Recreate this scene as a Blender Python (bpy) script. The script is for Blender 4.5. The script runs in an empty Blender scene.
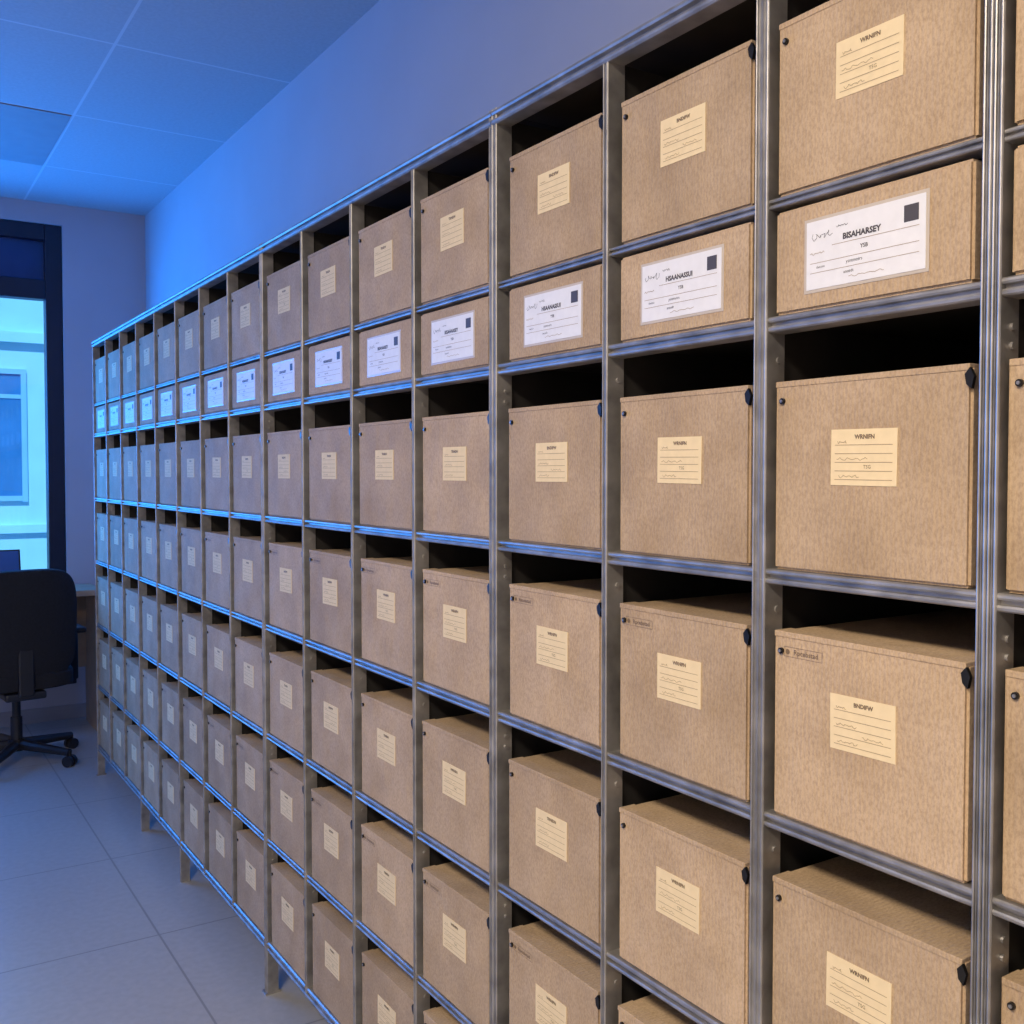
import bpy, bmesh, math, random
from mathutils import Vector, Matrix
random.seed(7)
sc = bpy.context.scene
try:
    sc.view_settings.view_transform = 'Standard'
    sc.view_settings.look = 'None'
except Exception as e:
    print(e)
COL = sc.collection
CAMH = 1.575

# ---------------------------------------------------------------- materials
def mat_new(name):
    m = bpy.data.materials.new(name); m.use_nodes = True
    nt = m.node_tree; b = nt.nodes['Principled BSDF']
    return m, nt, b
def simple(name, col, rough=0.5, metal=0.0, nscale=0, namt=0.1, bump=0.0, spec=None):
    m, nt, b = mat_new(name)
    b.inputs['Roughness'].default_value = rough
    b.inputs['Metallic'].default_value = metal
    if spec is not None: b.inputs['Specular IOR Level'].default_value = spec
    if nscale:
        tc = nt.nodes.new('ShaderNodeTexCoord')
        n = nt.nodes.new('ShaderNodeTexNoise'); n.inputs['Scale'].default_value = nscale
        n.inputs['Detail'].default_value = 4
        nt.links.new(tc.outputs['Object'], n.inputs['Vector'])
        r = nt.nodes.new('ShaderNodeValToRGB')
        r.color_ramp.elements[0].position = 0.3; r.color_ramp.elements[1].position = 0.7
        r.color_ramp.elements[0].color = (*[c*(1-namt) for c in col], 1)
        r.color_ramp.elements[1].color = (*[min(1, c*(1+namt)) for c in col], 1)
        nt.links.new(n.outputs['Fac'], r.inputs['Fac'])
        nt.links.new(r.outputs['Color'], b.inputs['Base Color'])
        if bump:
            bp = nt.nodes.new('ShaderNodeBump'); bp.inputs['Strength'].default_value = bump
            bp.inputs['Distance'].default_value = 0.002
            nt.links.new(n.outputs['Fac'], bp.inputs['Height'])
            nt.links.new(bp.outputs['Normal'], b.inputs['Normal'])
    else:
        b.inputs['Base Color'].default_value = (*col, 1)
    return m

def cardboard():
    m, nt, b = mat_new('cardboard')
    L = nt.links.new; N = nt.nodes.new
    tc = N('ShaderNodeTexCoord'); oi = N('ShaderNodeObjectInfo')
    add = N('ShaderNodeVectorMath'); add.operation = 'ADD'
    sc_ = N('ShaderNodeVectorMath'); sc_.operation = 'SCALE'; sc_.inputs['Scale'].default_value = 0.37
    L(oi.outputs['Location'], sc_.inputs[0])
    L(tc.outputs['Object'], add.inputs[0]); L(sc_.outputs[0], add.inputs[1])
    n1 = N('ShaderNodeTexNoise'); n1.inputs['Scale'].default_value = 9; n1.inputs['Detail'].default_value = 5
    L(add.outputs[0], n1.inputs['Vector'])
    mp = N('ShaderNodeMapping'); mp.inputs['Scale'].default_value = (1, 1.7, .9)
    L(add.outputs[0], mp.inputs['Vector'])
    n2 = N('ShaderNodeTexNoise'); n2.inputs['Scale'].default_value = 190; n2.inputs['Detail'].default_value = 5
    n2.inputs['Roughness'].default_value = 0.75
    L(mp.outputs[0], n2.inputs['Vector'])
    w = N('ShaderNodeTexWave'); w.wave_type = 'BANDS'; w.bands_direction = 'Y'
    w.inputs['Scale'].default_value = 48; w.inputs['Distortion'].default_value = 0.6
    w.inputs['Detail'].default_value = 2
    L(add.outputs[0], w.inputs['Vector'])
    r = N('ShaderNodeValToRGB')
    r.color_ramp.elements[0].position = 0.3; r.color_ramp.elements[0].color = (0.425, 0.300, 0.180, 1)
    r.color_ramp.elements[1].position = 0.72; r.color_ramp.elements[1].color = (0.545, 0.395, 0.248, 1)
    L(n1.outputs['Fac'], r.inputs['Fac'])
    r2 = N('ShaderNodeValToRGB')
    r2.color_ramp.elements[0].position = 0.34; r2.color_ramp.elements[0].color = (0.76, 0.73, 0.70, 1)
    r2.color_ramp.elements[1].position = 0.58; r2.color_ramp.elements[1].color = (1.05, 1.05, 1.05, 1)
    L(n2.outputs['Fac'], r2.inputs['Fac'])
    mx = N('ShaderNodeMix'); mx.data_type = 'RGBA'; mx.blend_type = 'MULTIPLY'; mx.inputs[0].default_value = 1
    L(r.outputs['Color'], mx.inputs[6]); L(r2.outputs['Color'], mx.inputs[7])
    hs = N('ShaderNodeHueSaturation')
    mr = N('ShaderNodeMapRange'); mr.inputs['To Min'].default_value = 0.90; mr.inputs['To Max'].default_value = 1.10
    L(oi.outputs['Random'], mr.inputs['Value']); L(mr.outputs[0], hs.inputs['Value'])
    L(mx.outputs[2], hs.inputs['Color']); L(hs.outputs[0], b.inputs['Base Color'])
    b.inputs['Roughness'].default_value = 0.75
    b.inputs['Specular IOR Level'].default_value = 0.2
    ma = N('ShaderNodeMath'); ma.operation = 'MULTIPLY_ADD'; ma.inputs[1].default_value = 0.9
    L(w.outputs['Fac'], ma.inputs[0]); L(n2.outputs['Fac'], ma.inputs[2])
    bp = N('ShaderNodeBump'); bp.inputs['Strength'].default_value = 0.4; bp.inputs['Distance'].default_value = 0.001
    L(ma.outputs[0], bp.inputs['Height'])
    n3 = N('ShaderNodeTexNoise'); n3.inputs['Scale'].default_value = 7; n3.inputs['Detail'].default_value = 2
    L(add.outputs[0], n3.inputs['Vector'])
    bp2 = N('ShaderNodeBump'); bp2.inputs['Strength'].default_value = 0.5; bp2.inputs['Distance'].default_value = 0.02
    L(n3.outputs['Fac'], bp2.inputs['Height']); L(bp.outputs[0], bp2.inputs['Normal']); L(bp2.outputs[0], b.inputs['Normal'])
    return m

def brushed(name, col, rough, metal):
    m, nt, b = mat_new(name); L = nt.links.new; N = nt.nodes.new
    tc = N('ShaderNodeTexCoord')
    n = N('ShaderNodeTexNoise'); n.inputs['Scale'].default_value = 22; n.inputs['Detail'].default_value = 8
    L(tc.outputs['Object'], n.inputs['Vector'])
    r = N('ShaderNodeValToRGB')
    r.color_ramp.elements[0].position = 0.3; r.color_ramp.elements[0].color = (*[c*0.65 for c in col], 1)
    r.color_ramp.elements[1].position = 0.7; r.color_ramp.elements[1].color = (*[c*1.15 for c in col], 1)
    L(n.outputs['Fac'], r.inputs['Fac']); L(r.outputs['Color'], b.inputs['Base Color'])
    mr = N('ShaderNodeMapRange'); mr.inputs['To Min'].default_value = rough-0.08; mr.inputs['To Max'].default_value = rough+0.1
    L(n.outputs['Fac'], mr.inputs['Value']); L(mr.outputs[0], b.inputs['Roughness'])
    b.inputs['Metallic'].default_value = metal
    return m

def tiled(name, col, joint, sx, sy, ox, oy, jw, rough, bump=0.3, speck=40):
    """grid of tiles in world XY with joints"""
    m, nt, b = mat_new(name); L = nt.links.new; N = nt.nodes.new
    g = N('ShaderNodeNewGeometry'); sep = N('ShaderNodeSeparateXYZ'); L(g.outputs['Position'], sep.inputs[0])
    outs = []
    for ax, s, o in ((0, sx, ox), (1, sy, oy)):
        a = N('ShaderNodeMath'); a.operation = 'SUBTRACT'; L(sep.outputs[ax], a.inputs[0]); a.inputs[1].default_value = o
        pp = N('ShaderNodeMath'); pp.operation = 'PINGPONG'; L(a.outputs[0], pp.inputs[0]); pp.inputs[1].default_value = s/2
        lt = N('ShaderNodeMath'); lt.operation = 'LESS_THAN'; L(pp.outputs[0], lt.inputs[0]); lt.inputs[1].default_value = jw/2
        outs.append(lt)
    mx = N('ShaderNodeMath'); mx.operation = 'MAXIMUM'; L(outs[0].outputs[0], mx.inputs[0]); L(outs[1].outputs[0], mx.inputs[1])
    n = N('ShaderNodeTexNoise'); n.inputs['Scale'].default_value = speck; n.inputs['Detail'].default_value = 5
    L(g.outputs['Position'], n.inputs['Vector'])
    r = N('ShaderNodeValToRGB')
    r.color_ramp.elements[0].position = 0.3; r.color_ramp.elements[0].color = (*[c*0.93 for c in col], 1)
    r.color_ramp.elements[1].position = 0.7; r.color_ramp.elements[1].color = (*[c*1.05 for c in col], 1)
    L(n.outputs['Fac'], r.inputs['Fac'])
    mix = N('ShaderNodeMix'); mix.data_type = 'RGBA'
    L(mx.outputs[0], mix.inputs[0]); L(r.outputs['Color'], mix.inputs[6]); mix.inputs[7].default_value = (*joint, 1)
    L(mix.outputs[2], b.inputs['Base Color'])
    b.inputs['Roughness'].default_value = rough
    bp = N('ShaderNodeBump'); bp.inputs['Strength'].default_value = bump; bp.inputs['Distance'].default_value = 0.002
    bp.invert = True
    L(mx.outputs[0], bp.inputs['Height']); L(bp.outputs[0], b.inputs['Normal'])
    return m

M_card = cardboard()
M_steel = brushed('galvanised_steel', (0.43, 0.41, 0.39), 0.46, 0.75)
M_shade = simple('shade_dark_steel', (0.022, 0.019, 0.017), 0.65, 0.2, 20, 0.2)  # sheet steel coloured near-black to stand in for shade around the boxes
M_cream = simple('cream_label_paper', (0.80, 0.63, 0.37), 0.8, 0, 60, 0.04, 0, 0.15)
M_white = simple('white_label_paper', (0.78, 0.76, 0.74), 0.55, 0, 60, 0.03)
M_sleeve = simple('label_sleeve_plastic', (0.55, 0.47, 0.38), 0.3, 0, 30, 0.05)
M_ink = simple('printed_ink', (0.07, 0.06, 0.06), 0.6)
M_head = simple('header_ink', (0.18, 0.12, 0.07), 0.7)
M_rule = simple('faded_ink', (0.36, 0.25, 0.14), 0.7)
M_black = simple('blackened_metal', (0.02, 0.018, 0.016), 0.4, 0.5)
M_wall = simple('painted_plaster', (0.48, 0.47, 0.50), 0.75, 0, 3, 0.03, 0.05)
M_trim = simple('trim_paint', (0.35, 0.34, 0.36), 0.5, 0, 8, 0.04)
M_floor = tiled('floor_tile', (0.40, 0.39, 0.38), (0.25, 0.245, 0.24), 0.80, 0.80, 0.817, 3.48, 0.007, 0.30, 0.15)
M_ceil = tiled('ceiling_tile', (0.44, 0.46, 0.48), (0.58, 0.59, 0.61), 0.93, 0.93, 0.86, 4.22, 0.012, 0.8, 0.15, 70)
M_frame = simple('window_frame_paint', (0.010, 0.014, 0.030), 0.4, 0.1, 12, 0.1)
M_tint = simple('tinted_panel', (0.02, 0.05, 0.15), 0.25, 0, 8, 0.1)
M_fabric = simple('black_fabric', (0.010, 0.010, 0.014), 0.9, 0, 90, 0.25, 0.3)
M_plastic = simple('black_plastic', (0.012, 0.012, 0.016), 0.45, 0, 20, 0.1)
M_wood = simple('desk_laminate', (0.46, 0.31, 0.19), 0.45, 0, 12, 0.12)
M_facade = simple('facade_render', (0.52, 0.80, 0.88), 0.9, 0, 4, 0.05)
M_fwin = simple('facade_glazing', (0.05, 0.22, 0.50), 0.3, 0, 3, 0.15)
M_fframe = simple('facade_window_frame', (0.32, 0.60, 0.80), 0.6, 0, 3, 0.05)
M_screen = simple('laptop_screen', (0.05, 0.12, 0.3), 0.2, 0, 3, 0.1)
M_troffer = simple('switched_off_diffuser', (0.30, 0.31, 0.33), 0.6, 0, 10, 0.04)
# glass
M_glass = bpy.data.materials.new('window_glass'); M_glass.use_nodes = True
nt = M_glass.node_tree; nt.nodes.clear()
o = nt.nodes.new('ShaderNodeOutputMaterial'); t = nt.nodes.new('ShaderNodeBsdfTransparent'); g = nt.nodes.new('ShaderNodeBsdfGlossy')
g.inputs['Roughness'].default_value = 0.02; mxs = nt.nodes.new('ShaderNodeMixShader'); mxs.inputs[0].default_value = 0.05
t.inputs[0].default_value = (0.92, 0.97, 1, 1)
nt.links.new(t.outputs[0], mxs.inputs[1]); nt.links.new(g.outputs[0], mxs.inputs[2]); nt.links.new(mxs.outputs[0], o.inputs[0])

# ---------------------------------------------------------------- mesh builder
class MB:
    def __init__(self, mats):
        self.v = []; self.f = []; self.m = []; self.mats = mats
    def mi(self, mat):
        if mat not in self.mats: self.mats.append(mat)
        return self.mats.index(mat)
    def add(self, vs, fs, mat):
        o = len(self.v); k = self.mi(mat)
        self.v += [tuple(p) for p in vs]
        for f in fs: self.f.append([i+o for i in f]); self.m.append(k)
    def box(self, a, b, mat, bevel=0):
        bm = bmesh.new(); bmesh.ops.create_cube(bm, size=1)
        for v in bm.verts:
            v.co = Vector([(a[i]+b[i])/2 + v.co[i]*(b[i]-a[i]) for i in range(3)])
        if bevel: bmesh.ops.bevel(bm, geom=bm.edges[:], offset=bevel, segments=2, affect='EDGES', profile=0.5)
        self.bm(bm, mat)
    def bm(self, bm, mat, M=None):
        bm.verts.ensure_lookup_table()
        for i, v in enumerate(bm.verts): v.index = i
        vs = [(M @ v.co if M else v.co.copy()) for v in bm.verts]
        fs = [[v.index for v in f.verts] for f in bm.faces]
        self.add(vs, fs, mat); bm.free()
    def prism(self, prof, axis, a, b, mat):
        n = len(prof); vs = []
        for t in (a, b):
            for p in prof:
                vs.append((p[0], t, p[1]) if axis == 'y' else ((p[0], p[1], t) if axis == 'z' else (t, p[0], p[1])))
        fs = [[i, (i+1) % n, n+(i+1) % n, n+i] for i in range(n)] + [list(range(n))[::-1], list(range(n, 2*n))]
        self.add(vs, fs, mat)
    def cyl(self, p, q, r, mat, seg=16, r2=None):
        p = Vector(p); q = Vector(q); d = q-p
        bm = bmesh.new(); bmesh.ops.create_cone(bm, cap_ends=True, segments=seg, radius1=r, radius2=r if r2 is None else r2, depth=d.length)
        M = Matrix.Translation((p+q)/2) @ d.to_track_quat('Z', 'Y').to_matrix().to_4x4()
        self.bm(bm, mat, M)
    def mesh(self, name):
        me = bpy.data.meshes.new(name); me.from_pydata(self.v, [], self.f)
        for m in self.mats: me.materials.append(m)
        me.polygons.foreach_set('material_index', self.m)
        me.update()
        bm = bmesh.new(); bm.from_mesh(me); bmesh.ops.recalc_face_normals(bm, faces=bm.faces); bm.to_mesh(me); bm.free()
        return me
    def obj(self, name, parent=None, loc=(0, 0, 0)):
        ob = bpy.data.objects.new(name, self.mesh(name)); COL.objects.link(ob); ob.location = loc
        if parent: ob.parent = parent
        return ob
def empty(name, loc=(0, 0, 0)):
    e = bpy.data.objects.new(name, None); e.empty_display_size = 0.1; COL.objects.link(e); e.location = loc; return e

_tc = {}
def text_geo(s, size, bold=0.0):
    key = (s, size, bold)
    if key in _tc: return _tc[key]
    cu = bpy.data.curves.new('t', 'FONT'); cu.body = s; cu.size = size; cu.offset = bold
    cu.align_x = 'CENTER'; cu.align_y = 'CENTER'; cu.resolution_u = 2
    ob = bpy.data.objects.new('t', cu); COL.objects.link(ob)
    dg = bpy.context.evaluated_depsgraph_get(); dg.update()
    me = bpy.data.meshes.new_from_object(ob.evaluated_get(dg))
    r = ([v.co.copy() for v in me.vertices], [list(p.vertices) for p in me.polygons])
    bpy.data.objects.remove(ob); bpy.data.meshes.remove(me); bpy.data.curves.remove(cu)
    _tc[key] = r; return r

class Face:
    def __init__(self, mb, cu, cv, rot=0.0):
        self.mb = mb; self.cu = cu; self.cv = cv; self.c = math.cos(rot); self.s = math.sin(rot)
    def P(self, u, v, d):
        return (-d, -(self.cu + u*self.c - v*self.s), self.cv + u*self.s + v*self.c)
    def slab(self, u0, v0, u1, v1, d0, d1, mat):
        vs = [self.P(*p, d) for d in (d0, d1) for p in ((u0, v0), (u1, v0), (u1, v1), (u0, v1))]
        self.mb.add(vs, [[0, 1, 2, 3], [4, 5, 6, 7], [0, 1, 5, 4], [1, 2, 6, 5], [2, 3, 7, 6], [3, 0, 4, 7]], mat)
    def quad(self, u0, v0, u1, v1, d, mat):
        self.mb.add([self.P(u0, v0, d), self.P(u1, v0, d), self.P(u1, v1, d), self.P(u0, v1, d)], [[0, 1, 2, 3]], mat)
    def text(self, s, u, v, size, d, mat, bold=0):
        vs, fs = text_geo(s, size, bold)
        self.mb.add([self.P(u+p.x, v+p.y, d) for p in vs], fs, mat)
    def scribble(self, u, v, w, h, d, mat, seed, n=26, t=0.0004):
        rnd = random.Random(seed); pts = []
        ph = rnd.random()*6
        for i in range(n):
            k = i/(n-1)
            pts.append((u + w*k + 0.25*h*math.sin(k*31+ph), v + h*(0.5*math.sin(k*23+ph)*(0.6+0.4*math.sin(k*9)) + rnd.uniform(-.2, .2))))
        for (a, b) in zip(pts[:-1], pts[1:]):
            dx, dy = b[0]-a[0], b[1]-a[1]; l = math.hypot(dx, dy) or 1; nx, ny = -dy/l*t, dx/l*t
            self.mb.add([self.P(a[0]+nx, a[1]+ny, d), self.P(b[0]+nx, b[1]+ny, d), self.P(b[0]-nx, b[1]-ny, d), self.P(a[0]-nx, a[1]-ny, d)], [[0, 1, 2, 3]], mat)

HEADS = ["WRNIFN", "BNDIFW", "TRNIDN"]
def cream_label(mb, cv, var):
    f = Face(mb, random.uniform(-.003, .003), cv, random.uniform(-.012, .012))
    f.slab(-.047, -.034, .047, .034, 0, .0009, M_cream)
    d = .0012
    f.text(HEADS[var], .002, .0245, .0072, d, M_head, .0003)
    for k in range(5):
        v = .0150 - k*.0105
        f.quad(-.041, v-.00035, .041, v+.00035, d, M_rule)
    f.scribble(-.038, .0185, .014, .003, d, M_rule, var*7+1, 14, .0003)
    f.scribble(-.038, -.002, .030 if var else .045, .003, d, M_rule, var*7+2, 40, .0003)
    f.scribble(-.036, -.023, .030, .003, d, M_rule, var*7+3, 34, .0003)
    if var == 0: f.text("TSG", .006, -.0115, .0062, d, M_head)
    if var == 1: f.scribble(.0, -.013, .03, .003, d, M_rule, 55, 30, .0003)

WH = ["NISAMARISEY", "HSAANASSUI", "BISAHARSEY"]
def white_label(mb, cv, var):
    f = Face(mb, random.uniform(-.002, .002), cv, random.uniform(-.01, .01))
    f.slab(-.088, -.046, .088, .046, 0, .0008, M_sleeve)
    f.slab(-.084, -.042, .084, .042, .0008, .0014, M_white)
    d = .0017
    f.text(WH[var], -.002, .0150, .0098, d, M_ink, .0004)
    f.text("YSB", .002, -.001, .0068, d, M_ink, .0001)
    f.slab(.056, .014, .075, .033, .0014, .0017, M_ink)      # plain patch
    f.scribble(-.076, .023, .030, .009, d, M_ink, 11+var, 22, .0003)
    f.scribble(-.038, .029, .016, .003, d, M_ink, 31+var, 16, .0003)
    f.scribble(-.078, .002, .022, .0025, d, M_rule, 21+var, 30, .0003)
    for v in (.008, -.010, -.022):
        f.quad(-.078 if v < 0 else -.045, v-.0003, .076, v+.0003, d, M_rule)
    f.text("ysntmoirs", -.012, -.0155, .006, d, M_ink)
    f.text("anosdt", -.020, -.0275, .0055, d, M_ink)
    f.text("daensis", -.062, -.0155, .0045, d, M_ink)
    f.scribble(-.02, -.034, .05, .002, d, M_rule, 41+var, 40, .0003)

def box_mesh(kind, w, h, var, stamp=False):
    mb = MB([]); dep = 0.47
    bm = bmesh.new(); bmesh.ops.create_cube(bm, size=1)
    for v in bm.verts:
        v.co = Vector(((v.co.x+.5)*dep, v.co.y*w, (v.co.z+.5)*h))
    bmesh.ops.bevel(bm, geom=bm.edges[:], offset=.0035, segments=2, affect='EDGES')
    mb.bm(bm, M_card)
    if kind != 'label':
        mb.box((-.0012, -w/2+.002, h-.006), (.03, w/2-.002, h+.0016), M_card, .001)
        mb.cyl((0, w/2-.014, h-.024), (-.0035, w/2-.014, h-.024), .0040, M_black, 12)
        mb.cyl((-.003, w/2-.014, h-.024), (-.005, w/2-.014, h-.024), .002, M_steel, 8)
        mb.prism([(-w/2+.007, h-.010), (-w/2+.001, h-.003), (-w/2-.004, h-.013), (-w/2-.001, h-.026), (-w/2+.005, h-.021)], 'x', -.003, .002, M_black)
        cream_label(mb, h*0.595, var)
        if stamp:
            f = Face(mb, -w/2+.042, h-.024)
            f.text("Rpcebstad", .012, 0, .0095, .0006, M_head, .0001)
            for (a, b2, c, e) in ((-.024, -.0065, .038, -.006), (-.024, .006, .038, .0065), (-.024, -.0065, -.0235, .0065), (.0375, -.0065, .038, .0065)):
                f.quad(a, b2, c, e, .0006, M_head)
            n = 12
            mb.add([f.P(-.018+.0035*math.cos(2*math.pi*i/n), .0035*math.sin(2*math.pi*i/n), .0006) for i in range(n)], [list(range(n))], M_head)
    else:
        white_label(mb, h*0.5, var)
    return mb.mesh('archive_box_'+kind)

# ---------------------------------------------------------------- shelving layout
big = [-0.70, 0.614, 1.605, 2.909, 5.52]
ncell = [4, 3, 4, 8]
R = {'top': .662, 'mid': .350, 'r': [.194, -.136, -.460, -.787, -1.108, -1.428]}
SX = 1.0; DEP = .54

def rail_prof(x, z, hh, proud=0.0):
    r = hh*.2
    pts = [(x+.030, z+hh/2), (x+.002, z+hh/2)]
    for a in (110, 150, 190, 230): pts.append((x+.001+r*math.cos(math.radians(a))-.0005, z+hh/2-r+r*math.sin(math.radians(a))))
    pts += [(x+.004, z+hh/2-2*r), (x+.004, z-hh/2+2*r)]
    for a in (130, 170, 210, 250): pts.append((x+.001+r*math.cos(math.radians(a))-.0005, z-hh/2+r+r*math.sin(math.radians(a))))
    pts += [(x+.002, z-hh/2), (x+.030, z-hh/2)]
    return pts
def post_prof(x, y, w):
    h = w/2; 
    return [(x+.035, y-h), (x+.002, y-h), (x+.0005, y-h+.001), (x, y-h+.002), (x+.0005, y-h+.0032), (x+.003, y-h+.004), (x+.003, y-h*.14), (x+.0008, y-h*.06),
            (x+.0008, y+h*.06), (x+.003, y+h*.14), (x+.003, y+h-.004), (x+.0005, y+h-.0032), (x, y+h-.002), (x+.0005, y+h-.001), (x+.002, y+h), (x+.035, y+h)]
for b in range(4):
    y0, y1 = big[b], big[b+1]; n = ncell[b]; cw = (y1-y0)/n
    mb = MB([M_steel, M_shade])
    ztop = CAMH+R['top']
    e = 0.0004
    for yy, sgn in ((y0, 1), (y1, -1)):
        PW = .0112 if abs(yy-.614) < .01 else .0130
        yc = yy+sgn*(PW/2+e)
        mb.prism(post_prof(SX-.006, yc, PW), 'z', 0.0, ztop+.016, M_steel)
        mb.box((SX+DEP-.03, yc-PW/2, 0.0), (SX+DEP, yc+PW/2, ztop), M_steel)
        ya, yb = sorted((yy+sgn*.002, yy+sgn*.004))
        mb.box((SX+.012, ya, CAMH-1.40), (SX+DEP-.03, yb, ztop), M_shade)  # end partition, added to keep the cell interiors dark
        for r in R['r'][:-1]:
            for dz in (-.04, -.06):
                mb.cyl((SX+.016, yc, CAMH+r+dz), (SX+.016, yc+sgn*(PW/2+.003), CAMH+r+dz), .004, M_steel, 10)
    for k in range(1, n):
        yc = y0+k*cw + (-.009 if b == 1 else 0)
        w = .023 if (b == 1 and k == 1) else .013
        zb = 0.0 if (b == 3 and k in (3, 5)) or (b == 1 and k == 1) or (b == 0 and k == 2) else CAMH-1.43
        mb.prism(post_prof(SX-.006, yc, w), 'z', zb, ztop-.012, M_steel)
        if zb == 0.0: mb.box((SX+DEP-.03, yc-.01, 0), (SX+DEP, yc+.01, CAMH-1.4), M_steel)
        mb.box((SX+.012, yc-.001, CAMH-1.40), (SX+DEP-.01, yc+.001, ztop-.01), M_shade)  # thin partition between cells, added so the gaps stay dark
        for r in R['r'][:-1]:
            mb.cyl((SX+.018, yc-w/2-.002, CAMH+r-.045), (SX+.018, yc+w/2+.002, CAMH+r-.045), .0045, M_steel, 10)
    ya, yb = y0+e+.001, y1-e-.001
    for r in R['r']:
        hh = .020 if r != R['r'][-1] else .030
        mb.prism(rail_prof(SX, CAMH+r, hh), 'y', ya, yb, M_steel)
        mb.box((SX+.02, ya, CAMH+r+hh/2-.004), (SX+DEP-.002, yb, CAMH+r+hh/2-.0005), M_shade)
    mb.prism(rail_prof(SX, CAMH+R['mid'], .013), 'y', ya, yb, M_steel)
    mb.box((SX+.02, ya, CAMH+R['mid']+.003), (SX+DEP-.002, yb, CAMH+R['mid']+.006), M_shade)
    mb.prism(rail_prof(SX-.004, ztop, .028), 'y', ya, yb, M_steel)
    mb.box((SX+.0, ya, ztop+.010), (SX+DEP-.002, yb, ztop+.0145), M_shade)
    mb.box((SX+DEP-.006, ya, CAMH-1.4), (SX+DEP-.003, yb, ztop), M_shade)  # back sheet, added to darken the space behind the boxes
    for yy in (y0+.008, y1-.008):
        mb.box((SX-.012, yy-.0075, 0), (SX+.035, yy+.0075, .006), M_steel)
    mb.obj('metal_shelving_unit')

# ---------------------------------------------------------------- archive boxes (one group)
boxes = empty('archive_boxes', (SX, 0, 0))
lib = {}
def get(kind, w, h, var, stamp):
    k = (kind, round(w, 3), round(h, 3), var, stamp)
    if k not in lib: lib[k] = box_mesh(kind, w, h, var, stamp)
    return lib[k]
cnt = 0
BC = {(1, 0): .7735, (1, 1): 1.095, (1, 2): 1.418, (0, 3): .4565}
for b in range(4):
    y0, y1 = big[b], big[b+1]; n = ncell[b]; cw = (y1-y0)/n
    for k in range(n):
        c0 = y0+k*cw + (.014 if k == 0 else .0075)
        w = .277
        yc = BC.get((b, k), c0 + .0055 + w/2)
        rows = [('top', R['mid']+.0075, .218), ('label', R['r'][0]+.0105, .132)]
        for i, r in enumerate(R['r'][1:]):
            rows.append(('std', r+(.0105 if i < 4 else .0155), .242))
        for i, (kind, z, h) in enumerate(rows):
            var = random.randrange(3)
            stamp = (i in (3, 5)) and random.random() < .8
            me = get('label' if kind == 'label' else 'std', w, h, var, stamp)
            ob = bpy.data.objects.new('archive_box_%03d' % cnt, me); cnt += 1
            COL.objects.link(ob); ob.parent = boxes
            ob.location = (random.uniform(-.001, .002), yc+random.uniform(-.0005, .002), CAMH+z+.0003)
            ob.rotation_euler = (0, 0, random.uniform(-.005, .005))

# ---------------------------------------------------------------- room
XW = 1.58; YF = 6.90; XL = -2.6; YB = -3.0; ZC = 3.27
def slab(name, a, b, mat):
    mb = MB([]); mb.box(a, b, mat); return mb.obj(name)
slab('floor', (XL-.1, YB-.1, -.1), (XW+.1, YF+.1, 0), M_floor)
slab('ceiling', (XL-.1, YB-.1, ZC), (XW+.1, YF+.1, ZC+.1), M_ceil)
slab('wall_right', (XW, YB, 0), (XW+.1, YF, ZC), M_wall)
slab('wall_left', (XL-.1, YB, 0), (XL, YF, ZC), M_wall)
slab('wall_back', (XL, YB-.1, 0), (XW, YB, ZC), M_wall)
WX0, WX1, WZ0, WZ1 = -2.1, 1.075, .80, 3.14
mb = MB([])
mb.box((XL, YF, 0), (WX0, YF+.2, ZC), M_wall); mb.box((WX1, YF, 0), (XW, YF+.2, ZC), M_wall)
mb.box((WX0, YF, 0), (WX1, YF+.2, WZ0), M_wall); mb.box((WX0, YF, WZ1), (WX1, YF+.2, ZC), M_wall)
mb.obj('wall_far')
slab('baseboard_far', (XL, YF-.015, 0), (XW, YF, .09), M_trim)
slab('baseboard_right', (XW-.015, YB, 0), (XW, YF-.016, .09), M_trim)
slab('baseboard_left', (XL, YB, 0), (XL+.015, YF-.016, .09), M_trim)
win = empty('window_1', (0, YF, 0))
mb = MB([])
f0, f1 = .02, .12
mb.box((WX1-.10, f0, WZ0), (WX1, f1, WZ1), M_frame, .006); mb.box((WX0, f0, WZ0), (WX0+.10, f1, WZ1), M_frame, .006)
mb.box((WX0+.1, f0, WZ1-.10), (WX1-.1, f1, WZ1), M_frame, .006); mb.box((WX0+.1, f0, WZ0), (WX1-.1, f1, WZ0+.08), M_frame, .006)
mb.box((WX0+.1, f0, 2.67), (WX1-.1, f1, 2.79), M_frame, .006)
mb.box((-.60, f0, WZ0+.08), (-.50, f1, WZ1-.1), M_frame, .006)
mb.box((WX0+.1, f0+.05, 2.79), (WX1-.1, f0+.07, WZ1-.10), M_tint)
mb.obj('frame', win)
mb = MB([]); mb.box((WX0+.1, f0+.05, WZ0+.08), (WX1-.1, f0+.056, 2.67), M_glass); mb.obj('glass', win)
mb = MB([]); mb.box((WX0-.02, -.06, WZ0-.03), (WX1+.02, .02, WZ0), M_trim, .004); mb.obj('sill', win)
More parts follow.
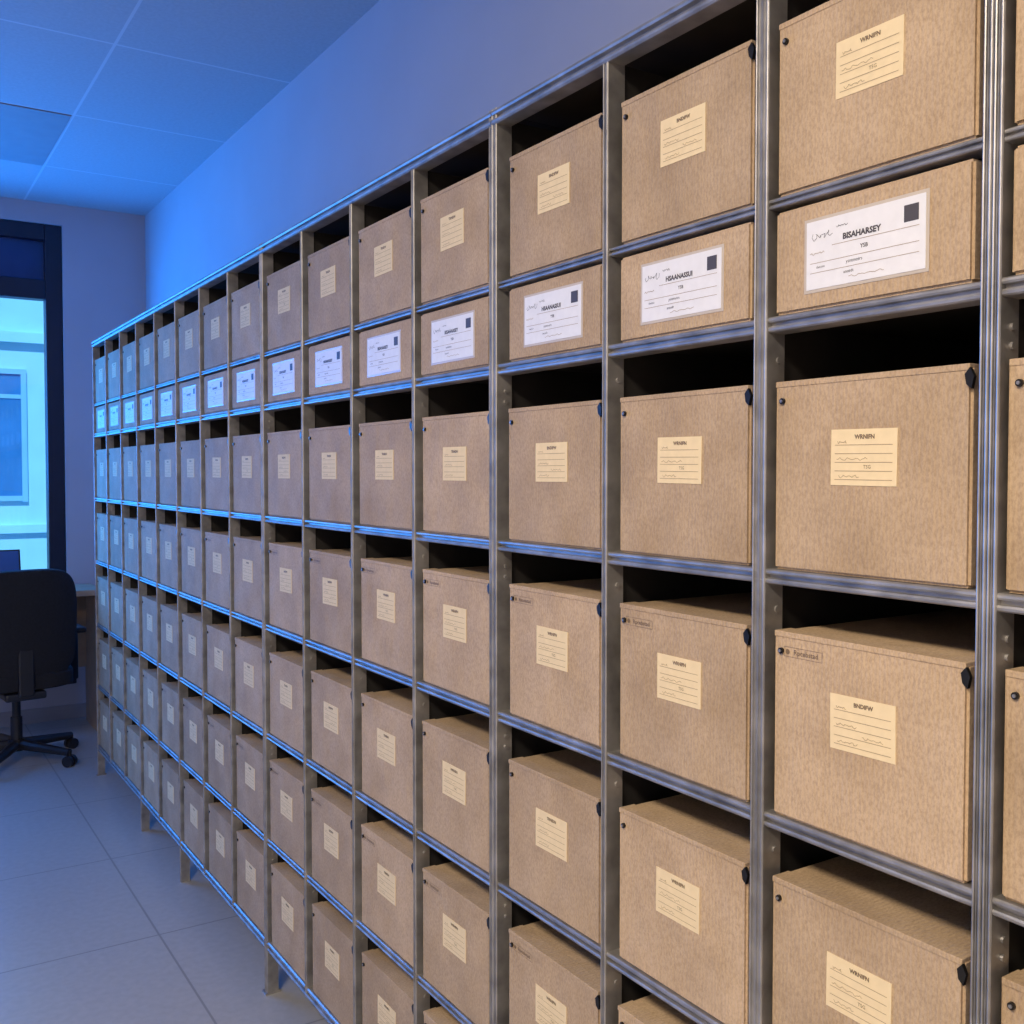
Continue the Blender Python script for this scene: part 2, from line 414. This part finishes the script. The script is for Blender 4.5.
def panel(x, y, w, l, power, col):
    p = empty('ceiling_light', (x, y, ZC))
    mb = MB([])
    if power:
        mb.box((-w/2-.03, -l/2-.03, -.02), (w/2+.03, l/2+.03, -.001), M_trim, .004)
        mb.box((-w/2, -l/2, -.024), (w/2, l/2, -.02), M_white)
    else:
        mb.box((-w/2, -l/2, -.005), (w/2, l/2, -.001), M_troffer)
    mb.obj('housing', p)
    if power:
        ld = bpy.data.lights.new('lamp', 'AREA'); ld.shape = 'RECTANGLE'; ld.size = w; ld.size_y = l; ld.energy = power; ld.color = col
        lo = bpy.data.objects.new('lamp', ld); COL.objects.link(lo); lo.parent = p; lo.location = (0, 0, -.03)
panel(-1.3, .2, .6, 1.2, 132, (1.0, .86, .68))
panel(-1.3, -1.6, .6, 1.2, 45, (1.0, .86, .68))
panel(.395, 5.615, .91, .91, 0, None)

# ---------------------------------------------------------------- desk, laptop, chair
mb = MB([])
mb.box((-.9, 6.42, .835), (1.20, 6.82, .87), M_wood, .003)
mb.box((1.16, 6.44, 0), (1.19, 6.80, .835), M_wood, .002); mb.box((-.89, 6.44, 0), (-.86, 6.80, .835), M_wood, .002)
mb.box((-.86, 6.76, .35), (1.16, 6.78, .82), M_wood)
mb.obj('desk')
lap = empty('laptop', (.62, 6.60, .871))
mb = MB([]); mb.box((-.17, -.12, 0), (.17, .11, .016), M_plastic, .004); mb.obj('base', lap)
mb = MB([]); mb.box((-.17, 0, 0), (.17, .008, .23), M_plastic, .003); mb.box((-.16, -.001, .012), (.16, .0, .22), M_screen)
s = mb.obj('screen', lap, (0, .11, .015)); s.rotation_euler = (-.25, 0, 0)

ch = empty('office_chair', (.67, 6.00, 0)); ch.rotation_euler = (0, 0, .1)
def cushion(name, w, h, t, loc, curve, rot=(0, 0, 0)):
    bm = bmesh.new(); bmesh.ops.create_cube(bm, size=1)
    bmesh.ops.subdivide_edges(bm, edges=bm.edges[:], cuts=5, use_grid_fill=True)
    for v in bm.verts:
        x, y, z = v.co*2
        k = (abs(x)**4+abs(z)**4)
        sq = 1-.13*max(0, k-1)
        v.co = Vector((x*w/2*sq, y*t/2*(1-.35*k/2) + curve*x*x, z*h/2*sq))
    mbb = MB([]); mbb.bm(bm, M_fabric); ob = mbb.obj(name, ch, loc); ob.rotation_euler = rot
    mo = ob.modifiers.new('s', 'SUBSURF'); mo.levels = mo.render_levels = 2
    for p in ob.data.polygons: p.use_smooth = True
cushion('backrest', .53, .60, .07, (0, -.23, .77), .05, (.10, 0, 0))
cushion('seat', .54, .50, .11, (0, .02, .47), .0, (math.pi/2, 0, 0))
mb = MB([])
mb.box((-.04, -.25, .40), (.04, -.22, .72), M_plastic, .01)
mb.box((-.10, -.24, .38), (.10, .15, .42), M_plastic, .01)
mb.cyl((0, 0, .10), (0, 0, .25), .03, M_plastic); mb.cyl((0, 0, .25), (0, 0, .39), .022, M_plastic)
mb.cyl((0, 0, .07), (0, 0, .13), .045, M_plastic)
for sx in (-1, 1):
    mb.box((sx*.30-.02, -.02, .42), (sx*.30+.02, .03, .70), M_plastic, .008)
    mb.box((sx*.30-.035, -.14, .695), (sx*.30+.035, .15, .725), M_plastic, .01)
    mb.box((min(sx*.05, sx*.31), -.02, .395), (max(sx*.05, sx*.31), .03, .425), M_plastic, .006)
for i in range(5):
    a = math.radians(72*i+20); c, s_ = math.cos(a), math.sin(a)
    p = Vector((c*.03, s_*.03, .10)); q = Vector((c*.33, s_*.33, .075))
    mb.cyl(p, q, .030, M_plastic, 10, .020)
    mb.cyl(q+Vector((0, 0, .01)), q+Vector((0, 0, -.03)), .010, M_plastic, 10)
    for t_ in (-.016, .016):
        cc = Vector((q.x-s_*t_, q.y+c*t_, .030)); dd = Vector((-s_, c, 0))*.010
        mb.cyl(cc-dd, cc+dd, .030, M_plastic, 16)
mb.obj('frame_and_base', ch)

# ---------------------------------------------------------------- outside
mb = MB([]); FY = 11.0
mb.box((-8, FY, -3), (7, FY+.3, 7), M_facade)
for cx in (-5.2, -2.6, 0.75, 3.6):
    for cz in (1.95, 4.95):
        x0, x1, z0, z1 = cx-.56, cx+.56, cz-.6, cz+.6
        mb.box((x0, FY-.02, z0), (x1, FY, z1), M_fwin)
        for a, bb in (((x0-.05, FY-.04, z0-.06), (x0, FY, z1+.05)), ((x1, FY-.04, z0-.06), (x1+.05, FY, z1+.05)), ((x0, FY-.04, z1), (x1, FY, z1+.05)),
                      ((x0, FY-.05, z0-.05), (x1, FY, z0)), ((x0, FY-.03, z1-.24), (x1, FY, z1-.2))):
            mb.box(a, bb, M_fframe)
mb.box((-8, FY-.08, 2.86), (7, FY, 2.96), M_facade)
mb.box((-8, FY-.06, .98), (7, FY, 1.06), M_facade)
mb.obj('neighbouring_building')
slab('ground', (-12, YF+.3, -3.1), (12, 16, -3.0), M_trim)

sun = bpy.data.lights.new('sun', 'SUN'); sun.energy = 3.7; sun.color = (.45, .82, 1.0); sun.angle = .05
so = bpy.data.objects.new('sun', sun); COL.objects.link(so)
so.rotation_euler = Vector((.3, 1, -1.0)).to_track_quat('-Z', 'Y').to_euler(); so.location = (0, -5, 8)
ld = bpy.data.lights.new('window_daylight', 'AREA'); ld.shape = 'RECTANGLE'; ld.size = 2.3; ld.size_y = 1.7; ld.energy = 245; ld.color = (.012, .24, 1.0)
lo = bpy.data.objects.new('window_daylight', ld); COL.objects.link(lo); lo.location = (-.75, YF+.22, 1.80)
lo.rotation_euler = Vector((.45, -1, 0.6)).to_track_quat('-Z', 'Z').to_euler()
w = bpy.data.worlds.new('World'); sc.world = w; w.use_nodes = True
w.node_tree.nodes['Background'].inputs[0].default_value = (.10, .42, 1.0, 1); w.node_tree.nodes['Background'].inputs[1].default_value = .9

# ---------------------------------------------------------------- camera
cd = bpy.data.cameras.new('camera'); cd.sensor_width = 36; cd.lens = 36*1000/1024; cd.clip_start = .02
cd.shift_y = -.0075
co = bpy.data.objects.new('camera', cd); COL.objects.link(co)
co.location = (0, 0, CAMH); co.rotation_euler = (math.radians(90-1.79), 0, math.radians(-32.9))
sc.camera = co
